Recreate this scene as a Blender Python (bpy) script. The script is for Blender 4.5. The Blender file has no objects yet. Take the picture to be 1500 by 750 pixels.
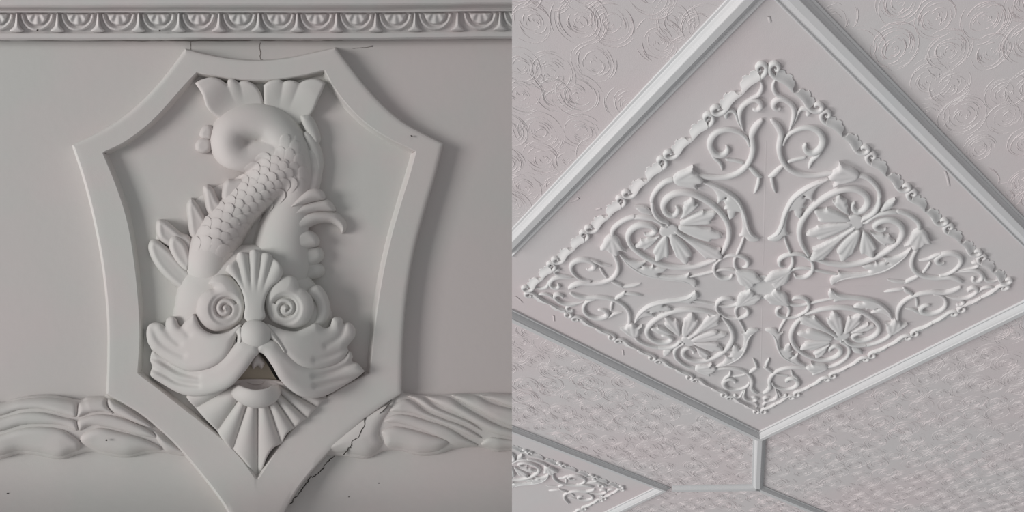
import bpy, bmesh, math
import numpy as np
from mathutils import Vector

scene = bpy.context.scene
rng = np.random.default_rng(7)

# ------------------------------------------------------------------ camera, world, light, exposure
F_PX = 1300.0                       # focal length in pixels of the 1500 px wide frame
cam_data = bpy.data.cameras.new('camera')
cam_data.sensor_width = 36.0
cam_data.lens = 36.0 * F_PX / 1500.0
cam_data.clip_start = 0.02
cam = bpy.data.objects.new('camera', cam_data)
scene.collection.objects.link(cam)
cam.location = (0, 0, 0)
cam.rotation_euler = (math.pi / 2, 0, 0)
scene.camera = cam

world = bpy.data.worlds.new('world')
scene.world = world
world.use_nodes = True
bg = world.node_tree.nodes['Background']
bg.inputs[0].default_value = (0.97, 0.98, 1.0, 1)
bg.inputs[1].default_value = 0.66

def area_light(name, loc, target, size, power, color):
    l = bpy.data.lights.new(name, 'AREA')
    l.shape = 'RECTANGLE'
    l.size, l.size_y = size
    l.energy = power
    l.color = color
    o = bpy.data.objects.new(name, l)
    scene.collection.objects.link(o)
    o.location = loc
    d = Vector(target) - Vector(loc)
    o.rotation_euler = d.to_track_quat('-Z', 'Y').to_euler()
    return o

area_light('window_light', (-7.9, -5.6, 0.3), (-0.4, 2.1, 0.0), (3.6, 3.6), 1400, (1.0, 0.985, 0.965))
area_light('ceiling_rake_light', (-8.2, 0.7, -6.2), (0.4, 1.4, 0.2), (3.2, 3.2), 940, (1.0, 0.99, 0.985))  # added lamp, low at the left, rakes the ceiling relief and spares the wall

scene.view_settings.view_transform = 'Standard'
scene.view_settings.look = 'None'
scene.view_settings.gamma = 1.0
scene.view_settings.exposure = -1.12

# ------------------------------------------------------------------ materials
def plaster(name, col_a, col_b, scale=3.0, bump=0.12, grain=900.0, rough=0.72, streak=0.0):
    m = bpy.data.materials.new(name)
    m.use_nodes = True
    nt = m.node_tree
    b = nt.nodes['Principled BSDF']
    b.inputs['Roughness'].default_value = rough
    b.inputs['Specular IOR Level'].default_value = 0.3
    geo = nt.nodes.new('ShaderNodeNewGeometry')
    n1 = nt.nodes.new('ShaderNodeTexNoise')
    n1.inputs['Scale'].default_value = scale
    n1.inputs['Detail'].default_value = 4
    n1.inputs['Roughness'].default_value = 0.55
    nt.links.new(geo.outputs['Position'], n1.inputs['Vector'])
    r = nt.nodes.new('ShaderNodeValToRGB')
    r.color_ramp.elements[0].position = 0.38
    r.color_ramp.elements[1].position = 0.62
    r.color_ramp.elements[0].color = (*col_a, 1)
    r.color_ramp.elements[1].color = (*col_b, 1)
    nt.links.new(n1.outputs['Fac'], r.inputs['Fac'])
    nt.links.new(r.outputs['Color'], b.inputs['Base Color'])
    n2 = nt.nodes.new('ShaderNodeTexNoise')
    n2.inputs['Scale'].default_value = grain
    n2.inputs['Detail'].default_value = 2
    nt.links.new(geo.outputs['Position'], n2.inputs['Vector'])
    n3 = nt.nodes.new('ShaderNodeTexNoise')
    n3.inputs['Scale'].default_value = 45
    n3.inputs['Detail'].default_value = 3
    nt.links.new(geo.outputs['Position'], n3.inputs['Vector'])
    mx = nt.nodes.new('ShaderNodeMath'); mx.operation = 'MULTIPLY_ADD'
    mx.inputs[1].default_value = 2.5
    nt.links.new(n3.outputs['Fac'], mx.inputs[0])
    nt.links.new(n2.outputs['Fac'], mx.inputs[2])
    bp = nt.nodes.new('ShaderNodeBump')
    bp.inputs['Strength'].default_value = bump
    bp.inputs['Distance'].default_value = 0.002
    nt.links.new(mx.outputs[0], bp.inputs['Height'])
    nt.links.new(bp.outputs['Normal'], b.inputs['Normal'])
    return m

def flat(name, col, rough=0.8):
    m = bpy.data.materials.new(name)
    m.use_nodes = True
    b = m.node_tree.nodes['Principled BSDF']
    b.inputs['Base Color'].default_value = (*col, 1)
    b.inputs['Roughness'].default_value = rough
    return m

M_WALL = plaster('wall_plaster', (0.640, 0.590, 0.580), (0.600, 0.595, 0.575), 2.2)
M_RELIEF = plaster('relief_plaster', (0.660, 0.615, 0.600), (0.630, 0.625, 0.600), 6.0)
M_TRIM = plaster('cornice_plaster', (0.650, 0.605, 0.600), (0.620, 0.612, 0.600), 8.0)
M_CEIL = plaster('ceiling_plaster', (0.655, 0.590, 0.595), (0.630, 0.605, 0.605), 4.0, bump=0.08)
M_ARTEX = plaster('combed_plaster', (0.655, 0.588, 0.593), (0.635, 0.600, 0.600), 5.0, bump=0.2)
M_ORN = plaster('ornament_plaster', (0.690, 0.665, 0.665), (0.665, 0.660, 0.655), 12.0, bump=0.06)
M_MOULD = plaster('moulding_plaster', (0.605, 0.598, 0.603), (0.585, 0.592, 0.598), 6.0, bump=0.06)
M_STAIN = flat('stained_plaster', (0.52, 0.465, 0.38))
M_CRACK = flat('crack_dark', (0.035, 0.028, 0.024))  # dark colour of the open cracks and chips
M_HAIR = flat('hairline_crack', (0.20, 0.175, 0.16))  # lighter grey-brown for the hairline cracks

# ------------------------------------------------------------------ surfaces that things are modelled on
W_D = 2.40                                         # distance to the wall
C0 = np.array([-375 / F_PX, 1.0, 0.0]); C0 /= np.linalg.norm(C0)
W_S = W_D / math.hypot(F_PX, 375)                  # metres in one wall unit
def WP(u, v, h):
    """wall units (u to the right, v down, h out of the wall) -> world"""
    u, v, h = np.broadcast_arrays(np.asarray(u, float), np.asarray(v, float), np.asarray(h, float))
    d = np.stack([(u - 750) / F_PX, np.ones_like(u), -(v - 375) / F_PX], -1)
    t = W_D / (d @ C0)
    return d * (t * (1 - h * W_S / W_D))[..., None]

C_Z = 1.28
H_C = np.array([[404.071612, -374.420432, 1117.11111], [-15.0171591, -425.802784, 420.332615], [-0.0197933344, -0.340943580, 1.0]])
H_CI = np.linalg.inv(H_C)
_k = np.array([[1 / F_PX, 0, -750 / F_PX], [0, 1 / F_PX, -375 / F_PX], [0, 0, 1.0]]) @ H_C * C_Z
_k = np.stack([_k[0], _k[2], -_k[1]])              # to x right, y forward, z up
CA, CB, CO = _k[:, 0], _k[:, 1], _k[:, 2]
CN = np.cross(CA, CB); CN /= np.linalg.norm(CN)
if CN[1] > 0: CN = -CN                             # towards the room
C_U = float(np.linalg.norm(CA))                    # metres in one ceiling unit
def CP(x, y, h):
    """ceiling units (x to the right, y towards the room, h out of the ceiling) -> world"""
    x, y, h = np.broadcast_arrays(np.asarray(x, float), np.asarray(y, float), np.asarray(h, float))
    return CO + x[..., None] * CA + y[..., None] * CB + h[..., None] * C_U * CN
def c_in(p, lift=2.0):
    q = H_CI @ np.array([p[0], p[1] - lift, 1.0])
    return q[0] / q[2], q[1] / q[2]

# ------------------------------------------------------------------ object helpers
def mk(name, V, F, mat, parent=None, smooth=35, cut=False, kind=None, T=None):
    V = np.asarray(V, float).reshape(-1, 3)
    F = np.asarray(F, np.int32)
    root = parent
    off = np.zeros(3)
    if parent is not None:
        p = parent; 
        while p is not None:
            off = off + np.array(p.location); p = p.parent
        V = V - off
    me = bpy.data.meshes.new(name)
    me.vertices.add(len(V)); me.vertices.foreach_set('co', V.astype(np.float32).ravel())
    k = F.shape[1]
    me.loops.add(F.size); me.loops.foreach_set('vertex_index', F.ravel())
    me.polygons.add(len(F))
    me.polygons.foreach_set('loop_start', np.arange(0, F.size, k, dtype=np.int32))
    me.update(calc_edges=True); me.validate()
    if cut and (V[:, 0] + off[0]).min() < -1e-6:
        bm = bmesh.new(); bm.from_mesh(me)
        bmesh.ops.bisect_plane(bm, geom=bm.verts[:] + bm.edges[:] + bm.faces[:], plane_co=(-off[0], 0, 0), plane_no=(1, 0, 0), clear_inner=True)
        bm.to_mesh(me); bm.free()
    me.materials.append(mat)
    if smooth is None:
        me.shade_flat()
    else:
        me.shade_smooth()
        me.set_sharp_from_angle(angle=math.radians(smooth))
    o = bpy.data.objects.new(name, me)
    scene.collection.objects.link(o)
    if parent is not None: o.parent = parent
    if kind: o['kind'] = kind
    return o

def thing(name, loc, label, cat, group=None):
    o = bpy.data.objects.new(name, None)
    o.empty_display_size = 0.05
    scene.collection.objects.link(o)
    o.location = tuple(float(c) for c in loc)
    o['label'] = label; o['category'] = cat
    if group: o['group'] = group
    return o

def merge(parts):
    Vs, Fs, n = [], [], 0
    for V, F in parts:
        Vs.append(V); Fs.append(F + n); n += len(V)
    return np.concatenate(Vs), np.concatenate(Fs)

def cr(pts, n=8, closed=True):
    """Catmull-Rom through the points; a point written twice is a sharp corner"""
    P = np.asarray(pts, float)
    N = len(P)
    out = []
    rngk = range(N if closed else N - 1)
    for i in rngk:
        if closed:
            p0, p1, p2, p3 = P[(i - 1) % N], P[i], P[(i + 1) % N], P[(i + 2) % N]
        else:
            p0, p1, p2, p3 = P[max(i - 1, 0)], P[i], P[i + 1], P[min(i + 2, N - 1)]
        if np.allclose(p1[:2], p2[:2]): continue
        t = np.linspace(0, 1, n, endpoint=False)[:, None]
        out.append(0.5 * (2 * p1 + (p2 - p0) * t + (2 * p0 - 5 * p1 + 4 * p2 - p3) * t ** 2 + (3 * p1 - p0 - 3 * p2 + p3) * t ** 3))
    if not closed: out.append(P[-1:])
    return np.concatenate(out)

def psdf(X, Y, poly):
    """signed distance (negative inside) and nearest boundary point"""
    sh = X.shape
    x = X.ravel(); y = Y.ravel()
    best = np.full(x.shape, 1e18); nx = x.copy(); ny = y.copy()
    ins = np.zeros(x.shape, bool)
    A = poly; B = np.roll(poly, -1, 0)
    for (ax, ay), (bx, by) in zip(A, B):
        ex, ey = bx - ax, by - ay
        l2 = ex * ex + ey * ey
        if l2 < 1e-14: continue
        t = np.clip(((x - ax) * ex + (y - ay) * ey) / l2, 0, 1)
        px, py = ax + t * ex, ay + t * ey
        d = (x - px) ** 2 + (y - py) ** 2
        m = d < best
        best[m] = d[m]; nx[m] = px[m]; ny[m] = py[m]
        c = (ay > y) != (by > y)
        if ey != 0:
            ins ^= c & (x < ex * (y - ay) / ey + ax)
    d = np.sqrt(best)
    d[ins] *= -1
    return d.reshape(sh), nx.reshape(sh), ny.reshape(sh)

def rnd(d, w):
    return np.sqrt(np.clip(1 - (1 - np.clip(d / w, 0, 1)) ** 2, 0, 1))
def sst(a, b, x):
    t = np.clip((x - a) / (b - a), 0, 1)
    return t * t * (3 - 2 * t)

def relief_vf(poly, hf, step, base):
    """a raised piece with this outline: top from hf(X, Y, inner distance), sides down to base"""
    poly = np.asarray(poly, float)[:, :2]
    lo = poly.min(0) - step * 1.5; hi = poly.max(0) + step * 1.5
    xs = np.arange(lo[0], hi[0] + step, step); ys = np.arange(lo[1], hi[1] + step, step)
    X, Y = np.meshgrid(xs, ys, indexing='ij')
    sd, nx, ny = psdf(X, Y, poly)
    ins = sd <= 0
    cell = ins[:-1, :-1] | ins[1:, :-1] | ins[1:, 1:] | ins[:-1, 1:]
    snap = ~ins | (sd > -0.25 * step)
    X = np.where(snap, nx, X); Y = np.where(snap, ny, Y)
    D = np.where(snap, 0, -sd)
    Z = np.broadcast_to(hf(X, Y, D), X.shape)
    idx = np.arange(X.size).reshape(X.shape)
    i, j = np.nonzero(cell)
    F = np.stack([idx[i, j], idx[i + 1, j], idx[i + 1, j + 1], idx[i, j + 1]], 1)
    used = np.unique(F)
    remap = np.full(X.size, -1); remap[used] = np.arange(len(used))
    F = remap[F]
    V = np.stack([X.ravel()[used], Y.ravel()[used], Z.ravel()[used]], 1)
    E = np.concatenate([F[:, [0, 1]], F[:, [1, 2]], F[:, [2, 3]], F[:, [3, 0]]])
    key = np.sort(E, 1); key = key[:, 0].astype(np.int64) * len(V) + key[:, 1]
    _, inv, cnt = np.unique(key, return_inverse=True, return_counts=True)
    bd = E[cnt[inv.ravel()] == 1]
    bv = np.unique(bd)
    low = np.full(len(V), -1); low[bv] = len(V) + np.arange(len(bv))
    B = V[bv].copy()
    B[:, 2] = np.minimum(base, B[:, 2] - 1e-6)
    S = np.stack([bd[:, 0], low[bd[:, 0]], low[bd[:, 1]], bd[:, 1]], 1)
    return np.concatenate([V, B]), np.concatenate([F, S])

CS = np.array([-1, -1, -.86, -.5, 0, .5, .86, 1, 1])
CH = np.array([-.5, .42, .78, .97, 1, .97, .78, .42, -.5])
def stroke_vf(pts, H, n=8, base=0.0, cs=None, ch=None, caps=True, surf=None):
    """a swept stem: points are (x, y, width)"""
    c = cr(pts, n, closed=False)
    xy, w = c[:, :2], np.maximum(c[:, 2], 1e-5)
    t = np.gradient(xy, axis=0); t /= np.linalg.norm(t, axis=1, keepdims=True) + 1e-12
    nrm = np.stack([-t[:, 1], t[:, 0]], 1)
    L = np.concatenate([[0], np.cumsum(np.linalg.norm(np.diff(xy, axis=0), axis=1))])
    wm = np.asarray(pts, float)[:, 2].max()
    if caps:
        for dist, w0 in ((L, w[0]), (L[-1] - L, w[-1])):
            w = w * np.where(dist < w0 / 2, np.sqrt(np.clip(1 - (1 - dist / (w0 / 2 + 1e-9)) ** 2, 0.02, 1)), 1)
    s = CS if cs is None else cs
    hh = CH if ch is None else ch
    pos = xy[:, None, :] + nrm[:, None, :] * (w[:, None, None] / 2) * s[None, :, None]
    hs = H * np.sqrt(np.clip(w / wm, 0, 1))[:, None]
    Z = base + np.where(hh > 0, hh, 0)[None, :] * hs
    if surf is not None: Z = Z + surf(pos[..., 0], pos[..., 1])
    Z = np.where((hh < 0)[None, :], base - 1e-6 if surf is None else Z - 3, Z)
    V = np.concatenate([pos, Z[..., None]], -1)
    m, k = V.shape[:2]
    idx = np.arange(m * k).reshape(m, k)
    F = np.stack([idx[:-1, :-1], idx[1:, :-1], idx[1:, 1:], idx[:-1, 1:]], -1).reshape(-1, 4)
    return V.reshape(-1, 3), F

def wmk(name, vf, mat, parent, **k):
    V, F = vf
    return mk(name, WP(V[:, 0], V[:, 1], V[:, 2]), F[:, ::-1], mat, parent, **k)
def wrelief(name, poly, hf, parent, mat=None, step=1.5, base=0.0, smooth_n=8, **k):
    return wmk(name, relief_vf(cr(poly, smooth_n), hf, step, base), mat or M_RELIEF, parent, **k)
def grid_vf(us, vs, hf):
    U, Vv = np.meshgrid(us, vs, indexing='ij')
    Hh = np.broadcast_to(hf(U, Vv), U.shape)
    idx = np.arange(U.size).reshape(U.shape)
    F = np.stack([idx[:-1, :-1], idx[1:, :-1], idx[1:, 1:], idx[:-1, 1:]], -1).reshape(-1, 4)
    return np.stack([U, Vv, Hh], -1).reshape(-1, 3), F

# =================================================================== LEFT: WALL
def wall_h(u, v):
    return 54.0 * np.clip((v - 664) / 86.0, 0, 1.3) ** 2  # foot of the wall flares forward, shaped to darken it towards the bottom
wall = wmk('wall_left', grid_vf(np.linspace(-250, 900, 97), np.concatenate([np.linspace(-60, 660, 49), np.linspace(664, 780, 35), [1000]]), wall_h), M_WALL, None, smooth=40, kind='structure')

# ---- cornice: fillets, a cove, then a bed with eggs and darts
prof = [(-60, 64), (-6, 62), (0, 60), (5, 59), (7.5, 56), (9, 48), (11, 42), (14, 39), (15.5, 39), (16, 43), (17.6, 43), (18.4, 33), (20, 31), (26, 29), (34, 26), (42, 23), (47, 21), (48, 23), (50, 24), (55, 23.5), (57.5, 20), (58.6, 13), (59.2, 0)]
us = np.linspace(-60, 900, 193)
pv = np.array(prof)
U = np.repeat(us[:, None], len(pv), 1)
wob = 0.5 * np.sin(us / 61.0) + 0.35 * np.sin(us / 17.0 + 1)
drop = np.where(us > 560, -(us - 560) / 190 * 2.0, 0)
V_ = pv[None, :, 0] + (wob * 0.5)[:, None] * (pv[None, :, 0] > 3) + drop[:, None] * (pv[None, :, 0] > 3)
Vv = np.stack([U, V_, np.broadcast_to(pv[None, :, 1], U.shape)], -1)
idx = np.arange(U.size).reshape(U.shape)
Fv = np.stack([idx[:-1, :-1], idx[1:, :-1], idx[1:, 1:], idx[:-1, 1:]], -1).reshape(-1, 4)
cornice = wmk('trim_1', (Vv.reshape(-1, 3), Fv), M_TRIM, None, smooth=30, kind='structure')

def bed(v): return np.interp(v, [18, 20, 26, 34, 42, 47], [33, 31, 29, 26, 23, 21])
eggs = [-5, 54.5, 114, 173.5, 232.6, 291.5, 350.5, 407, 464, 522, 579, 637, 704, 762]
for i, ex in enumerate(eggs):
    wd = 25.5
    dr = -max(ex - 560, 0) / 190 * 2
    a = np.linspace(0, math.pi, 13)
    jit = rng.normal(0, 0.5, 4)
    poly = [(ex - wd, 19.5 + dr)] * 2 + [(ex - wd * 1.0 * math.cos(t) + jit[0], 20 + dr + (26.5 + jit[1] * .5) * math.sin(t) ** 0.85) for t in a[1:-1]] + [(ex + wd, 19.5 + dr)] * 2
    def hf(X, Y, d, ex=ex, dr=dr, jit=jit):
        x = X - ex - jit[0]; y = Y - 19 - dr
        r = np.sqrt((x / 25) ** 2 + (y / 27.0) ** 2)
        ang = np.arctan2(x, y + 7)
        ribs = 0.5 + 0.5 * np.cos(ang * 10.5)
        h = 2.5 + 5.0 * np.exp(-((r - 0.90) / 0.10) ** 2) - 3.0 * np.exp(-((r - 0.70) / 0.07) ** 2)
        inner = sst(0.68, 0.60, r)
        h = h + inner * (3.8 + 2.4 * ribs * sst(0.0, 0.4, r))
        return bed(Y - dr) + .8 * h * rnd(d, 4) - 0.5
    wmk('egg_motif', relief_vf(np.array(poly), hf, 1.25, 8), M_TRIM, cornice, smooth=50)
for i in range(len(eggs) - 1):
    ex = (eggs[i] + eggs[i + 1]) / 2; dr = -max(ex - 560, 0) / 190 * 2
    poly = [(ex - 1.5, 20 + dr), (ex + 1.5, 20 + dr), (ex + 2.8, 30 + dr), (ex + 4.5, 38 + dr), (ex + 10, 44 + dr), (ex + 9, 46.5 + dr), (ex, 47.5 + dr), (ex - 9, 46.5 + dr), (ex - 10, 44 + dr), (ex - 4.5, 38 + dr), (ex - 2.8, 30 + dr)]
    wrelief('dart_motif', poly, lambda X, Y, d, ex=ex, dr=dr: bed(Y - dr) + 1 + 8 * rnd(d, 4.5) - 0.0 * np.abs(X - ex), cornice, M_TRIM, step=1.1, base=8, smooth_n=4, smooth=50)

# ---- shield plaque
PLQ = thing('shield_plaque', WP(375, 760, 0), 'pointed plaster shield with raised border framing the fish on the wall', 'plaque')
FR_H, FLD_H = 26.0, 9.0
outer_seg = [[(272, 73), (305, 81), (340, 87), (380, 89.5), (420, 86), (455, 79), (491, 71)],
             [(491, 71), (512, 99), (535, 128), (562, 157), (590, 180), (620, 197), (648, 211)],
             [(648, 211), (636, 258), (622, 305), (606, 365), (595, 430), (589, 500), (587, 576)],
             [(587, 576), (543, 606), (498, 644), (456, 690), (428, 728), (402, 775), (379, 818)],
             [(377, 820), (376, 820)],
             [(374, 818), (350, 775), (326, 735), (293, 692), (253, 646), (206, 606), (157, 577)],
             [(157, 577), (159, 520), (158, 460), (151, 390), (139, 325), (124, 265), (107, 213)],
             [(107, 213), (145, 195), (178, 175), (208, 150), (233, 124), (254, 98), (272, 73)]]
inner_seg = [[(289, 107), (320, 113), (350, 117), (381, 118.5), (415, 116), (445, 111), (475, 104)],
             [(475, 104), (488, 128), (506, 152), (527, 174), (553, 194), (580, 209), (608, 222)],
             [(608, 222), (598, 258), (585, 300), (571, 350), (559, 405), (549, 470), (541, 547)],
             [(541, 547), (512, 561), (482, 579), (452, 603), (424, 634), (399, 668), (378, 700)],
             [(377, 701), (376, 701)],
             [(375, 700), (354, 671), (330, 646), (300, 621), (268, 596), (236, 571), (203, 546)],
             [(203, 546), (206, 495), (204, 440), (197, 375), (187, 320), (171, 270), (152, 224)],
             [(152, 224), (180, 211), (206, 193), (229, 173), (250, 150), (270, 127), (289, 107)]]
def ring(seg, n=16):
    return np.concatenate([cr(s, 6 if len(s) > 2 else 2, closed=False)[:-1] for s in seg])
O = ring(outer_seg); I = ring(inner_seg)
def lerp(a, b, t): return a + (b - a) * t
def inset(P, d):
    t = np.roll(P, -1, 0) - np.roll(P, 1, 0); t /= np.linalg.norm(t, axis=1, keepdims=True) + 1e-9
    return P + np.stack([-t[:, 1], t[:, 0]], 1) * d
rows = [(inset(O, -1.8), 0.0), (inset(O, -1.0), FR_H - 5), (inset(O, 0), FR_H - 1.6), (inset(O, 1.8), FR_H - 0.3), *[(lerp(O, I, q), FR_H + .3 * q) for q in (.15, .25, .35, .45, .55, .65, .75, .85)], (inset(I, -2.0), FR_H + 0.3), (inset(I, -0.3), FR_H - 1.2), (inset(I, 1.6), FR_H - 7), (inset(I, 4.5), FLD_H + 1), (inset(I, 6.0), FLD_H - 1)]
n = len(O)
Vr = np.concatenate([np.concatenate([p, np.full((len(p), 1), h)], 1) for p, h in rows])
Fr = []
for r in range(len(rows) - 1):
    i = np.arange(n); j = (i + 1) % n
    Fr.append(np.stack([r * n + i, r * n + j, (r + 1) * n + j, (r + 1) * n + i], 1))
Vr[:, 2] += wall_h(0, Vr[:, 1])
wmk('border_frame', (Vr, np.concatenate(Fr)), M_RELIEF, PLQ, smooth=30)
wmk('back_panel', relief_vf(inset(I, -6), lambda X, Y, d: FLD_H + 0.8 * np.sin(X / 37) * np.sin(Y / 45 + 1) + wall_h(X, Y), 6, 0), M_RELIEF, PLQ, smooth=30)

# ---- fish
FISH = thing('fish_ornament', WP(375, 600, FLD_H), 'plaster dolphin fish with curled tail and scroll eyes modelled on the shield', 'ornament')
B0 = FLD_H - 2

def flutes(phi, bounds, A, sharp=0.5):
    h = np.zeros_like(phi)
    b = np.asarray(bounds, float)
    for a, c in zip(b[:-1], b[1:]):
        t = (phi - a) / (c - a)
        m = (t >= 0) & (t <= 1)
        h = np.where(m, A * np.clip(1 - (2 * t - 1) ** 2, 0, 1) ** sharp, h)
    return h
def tube(pts, Hk=1.0, base=B0, n=10):
    """height of a swept round body: pts (u, v, r)"""
    c = cr(pts, n, closed=False)
    def f(X, Y):
        best = np.full(np.shape(X), -1e9)
        A, Bq = c[:-1], c[1:]
        for (ax, ay, ar), (bx, by, br) in zip(A, Bq):
            ex, ey = bx - ax, by - ay
            t = np.clip(((X - ax) * ex + (Y - ay) * ey) / (ex * ex + ey * ey), 0, 1)
            d2 = (X - ax - t * ex) ** 2 + (Y - ay - t * ey) ** 2
            r = ar + t * (br - ar)
            best = np.maximum(best, base + Hk * r * np.sqrt(np.clip(1 - d2 / r ** 2, 0, 1)) - np.where(d2 > r * r, 4, 0) * (np.sqrt(d2) / r - 1))
        return best
    def outline():
        t = np.gradient(c[:, :2], axis=0); t /= np.linalg.norm(t, axis=1, keepdims=True)
        nn = np.stack([-t[:, 1], t[:, 0]], 1) * c[:, 2:3]
        a0 = math.atan2(-t[0, 1], -t[0, 0]); a1 = math.atan2(t[-1, 1], t[-1, 0])
        e1 = [c[-1, :2] + c[-1, 2] * np.array([math.cos(a1 - q), math.sin(a1 - q)]) for q in np.linspace(-1.4, 1.4, 9)]
        e0 = [c[0, :2] + c[0, 2] * np.array([math.cos(a0 - q), math.sin(a0 - q)]) for q in np.linspace(-1.4, 1.4, 9)]
        return np.concatenate([c[:, :2] + nn, np.array(e1), (c[:, :2] - nn)[::-1], np.array(e0)])
    return f, outline

# tail fins
def fan(fx, fy, bounds_pts):
    return [math.atan2(x - fx, fy - y) for x, y in bounds_pts]
tfL = [(285.4, 121.5)] * 2 + [(296, 116), (311, 113.3), (324, 117), (333, 124.5), (333, 124.5), (334, 117), (341, 115.5), (350, 121), (350, 121), (353, 119), (362, 118.5), (373, 124), (381.5, 135.5), (386, 150), (392, 182), (352, 192), (317, 171), (303, 157), (296, 138)]
bl = fan(372, 215, [(270, 130), (333, 124.5), (351, 121), (384, 132)])
def h_tail(X, Y, d, f, b, A=8):
    phi = np.arctan2(X - f[0], f[1] - Y); rr = np.hypot(X - f[0], Y - f[1])
    g = sst(62, 112, rr)
    return 16 + 12 * g + flutes(phi, b, A * .35, 1.0) * g * rnd(d, 3) + 3 * rnd(d, 5)
wrelief('tail_fin', tfL, lambda X, Y, d: h_tail(X, Y, d, (372, 215), bl), FISH, base=B0, smooth=50)
tfR = [(386, 125), (386, 125), (394.7, 118.6), (409, 116.4), (415, 120), (415, 120), (421, 117.8), (430, 118), (438.7, 121.5), (438.7, 121.5), (450, 116.6), (465, 115.7), (476.8, 121.5), (476.8, 121.5), (473, 132), (466.5, 146), (457, 166), (440, 182), (390, 185), (387, 150)]
br = fan(398, 225, [(385, 120), (415, 120), (438.7, 121.5), (500, 125)])
wrelief('tail_fin', tfR, lambda X, Y, d: h_tail(X, Y, d, (398, 225), br), FISH, base=B0, smooth=50)

# small fin bits left of the tail curl
for pl in ([(296, 203), (292, 196), (297, 186), (306, 183), (312, 190), (309, 204)], [(288, 221), (286, 212), (291, 204), (300, 202), (309, 206), (309, 220), (299, 225)]):
    wrelief('fin_lobe', pl, lambda X, Y, d: 14 + 8 * rnd(d, 7), FISH, base=B0, step=1.2, smooth=60)
# back fin along the tail
for pl in ([(440, 172), (449, 168), (457, 171), (465, 184), (470, 204), (462, 212), (450, 196)], [(444, 196), (453, 193), (463, 201), (472, 222), (474, 246), (464, 256), (452, 220)], [(449, 222), (458, 217), (467, 222), (473, 244), (470, 268), (464, 283), (448, 282), (452, 250)]):
    wrelief('back_fin', pl, lambda X, Y, d: 22 + 9 * rnd(d, 9) - 0.25 * np.clip(X - 455, -10, 20), FISH, base=B0, step=1.3, smooth=60)

# side fins, left
FINL = [([(286, 348), (279, 338), (277, 312), (284, 296), (302, 282), (328, 268), (352, 265), (345, 285), (318, 312), (300, 335)], 16, 5, 0),
        ([(262, 410), (238, 388), (228, 360), (234, 334), (256, 342), (274, 356), (276, 392)], 15, 5, 0),
        ([(325, 292), (327, 270), (334, 262), (334, 262), (344, 263), (358, 262), (372, 272), (340, 300)], 24, 12, 0),
        ([(318, 318), (304, 312), (299, 290), (297.4, 274), (304, 270), (304, 270), (313, 277), (322, 294), (336, 300)], 22, 13, .3),
        ([(280, 347), (275, 325), (273.5, 300), (280, 289.5), (280, 289.5), (290, 299), (302, 319), (312, 330), (296, 352)], 20, 14, .3),
        ([(247, 362), (232, 350), (228, 334), (231, 322), (242, 322.5), (254, 331), (266, 341), (277, 345), (284, 356), (275, 372)], 18, 14, .5),
        ([(268, 426), (244, 408), (226, 386), (217.5, 366), (219, 354), (226, 350.5), (237, 355), (252, 368), (268, 386), (284, 404), (284, 430)], 20, 13, .3),
        ([(274, 398), (259, 386), (248, 366), (248, 350), (257, 344.5), (267, 350), (276, 362), (282, 384)], 25, 13, .3)]
for pl, b, A, sc in FINL:
    wrelief('side_fin', pl, lambda X, Y, d, b=b, A=A, sc=sc: b + A * rnd(d, 8) - sc * 3 * sst(5, 13, d), FISH, base=B0, step=1.3, smooth=60)

# belly (smooth side of the body) and fins on the right
bel_f, bel_o = tube([(436, 240, 18), (432, 280, 28), (424, 318, 38), (416, 355, 44), (412, 400, 48), (400, 430, 46)], 0.95)
FINR = [([(420, 408), (440, 380), (470, 386), (476, 398), (468, 407), (452, 411), (436, 418)], 16, 12),
        ([(425, 392), (436, 366), (463, 361), (473, 367), (474.5, 377), (466, 386), (448, 392)], 20, 12),
        ([(425, 372), (432, 343), (449, 337), (461, 341), (468, 350), (468, 358), (463, 362), (445, 366)], 25, 12),
        ([(418, 330), (438, 317), (460, 309), (489, 310), (502, 318), (508, 327), (507, 337), (501, 342.5), (496, 334), (484, 327), (466, 328), (449, 336), (430, 346)], 20, 16),
        ([(420, 318), (442, 300), (470, 292.5), (482, 293), (490, 302), (490, 310), (465, 311), (440, 317)], 24, 12),
        ([(425, 304), (438, 288), (451, 278), (464, 275.5), (474, 281), (476, 292), (460, 296), (442, 301)], 27, 12)]
for pl, b, A in FINR:
    wrelief('side_fin', pl, lambda X, Y, d, b=b, A=A: b + A * rnd(d, 10) + 0.22 * np.clip(462 - X, -40, 40), FISH, base=B0, step=1.4, smooth=60)

# body: tail curl, back and belly as one continuous surface
curl_pts = [(432, 290, 24), (432, 262, 29), (428, 232, 31), (415, 203, 31), (394, 183, 29), (367, 179, 28), (343, 188, 27), (334, 207, 27), (343, 227, 26), (362, 233, 25), (382, 227, 25), (400, 224, 27)]
curl_f, _ = tube(curl_pts, 1.12, B0 + 4)
trunk_pts = [(432, 218, 22), (423, 232, 29), (406, 251, 33), (385, 271, 31), (364, 292, 30), (343, 315, 31), (323, 343, 35), (309, 374, 37), (306, 390, 36)]
tr_f, _ = tube(trunk_pts, 1.08, B0 + 9)
def body_h(X, Y, d=None):
    hs = [curl_f(X, Y), tr_f(X, Y), bel_f(X, Y), B0 + 17 * sst(27, 12, np.hypot(X - 361, Y - 204)), 0 * X + B0 + 3]
    k = 2.6
    m = np.maximum.reduce(hs)
    return m + k * np.log(sum(np.exp((h - m) / k) for h in hs)) - 0.5
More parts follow.
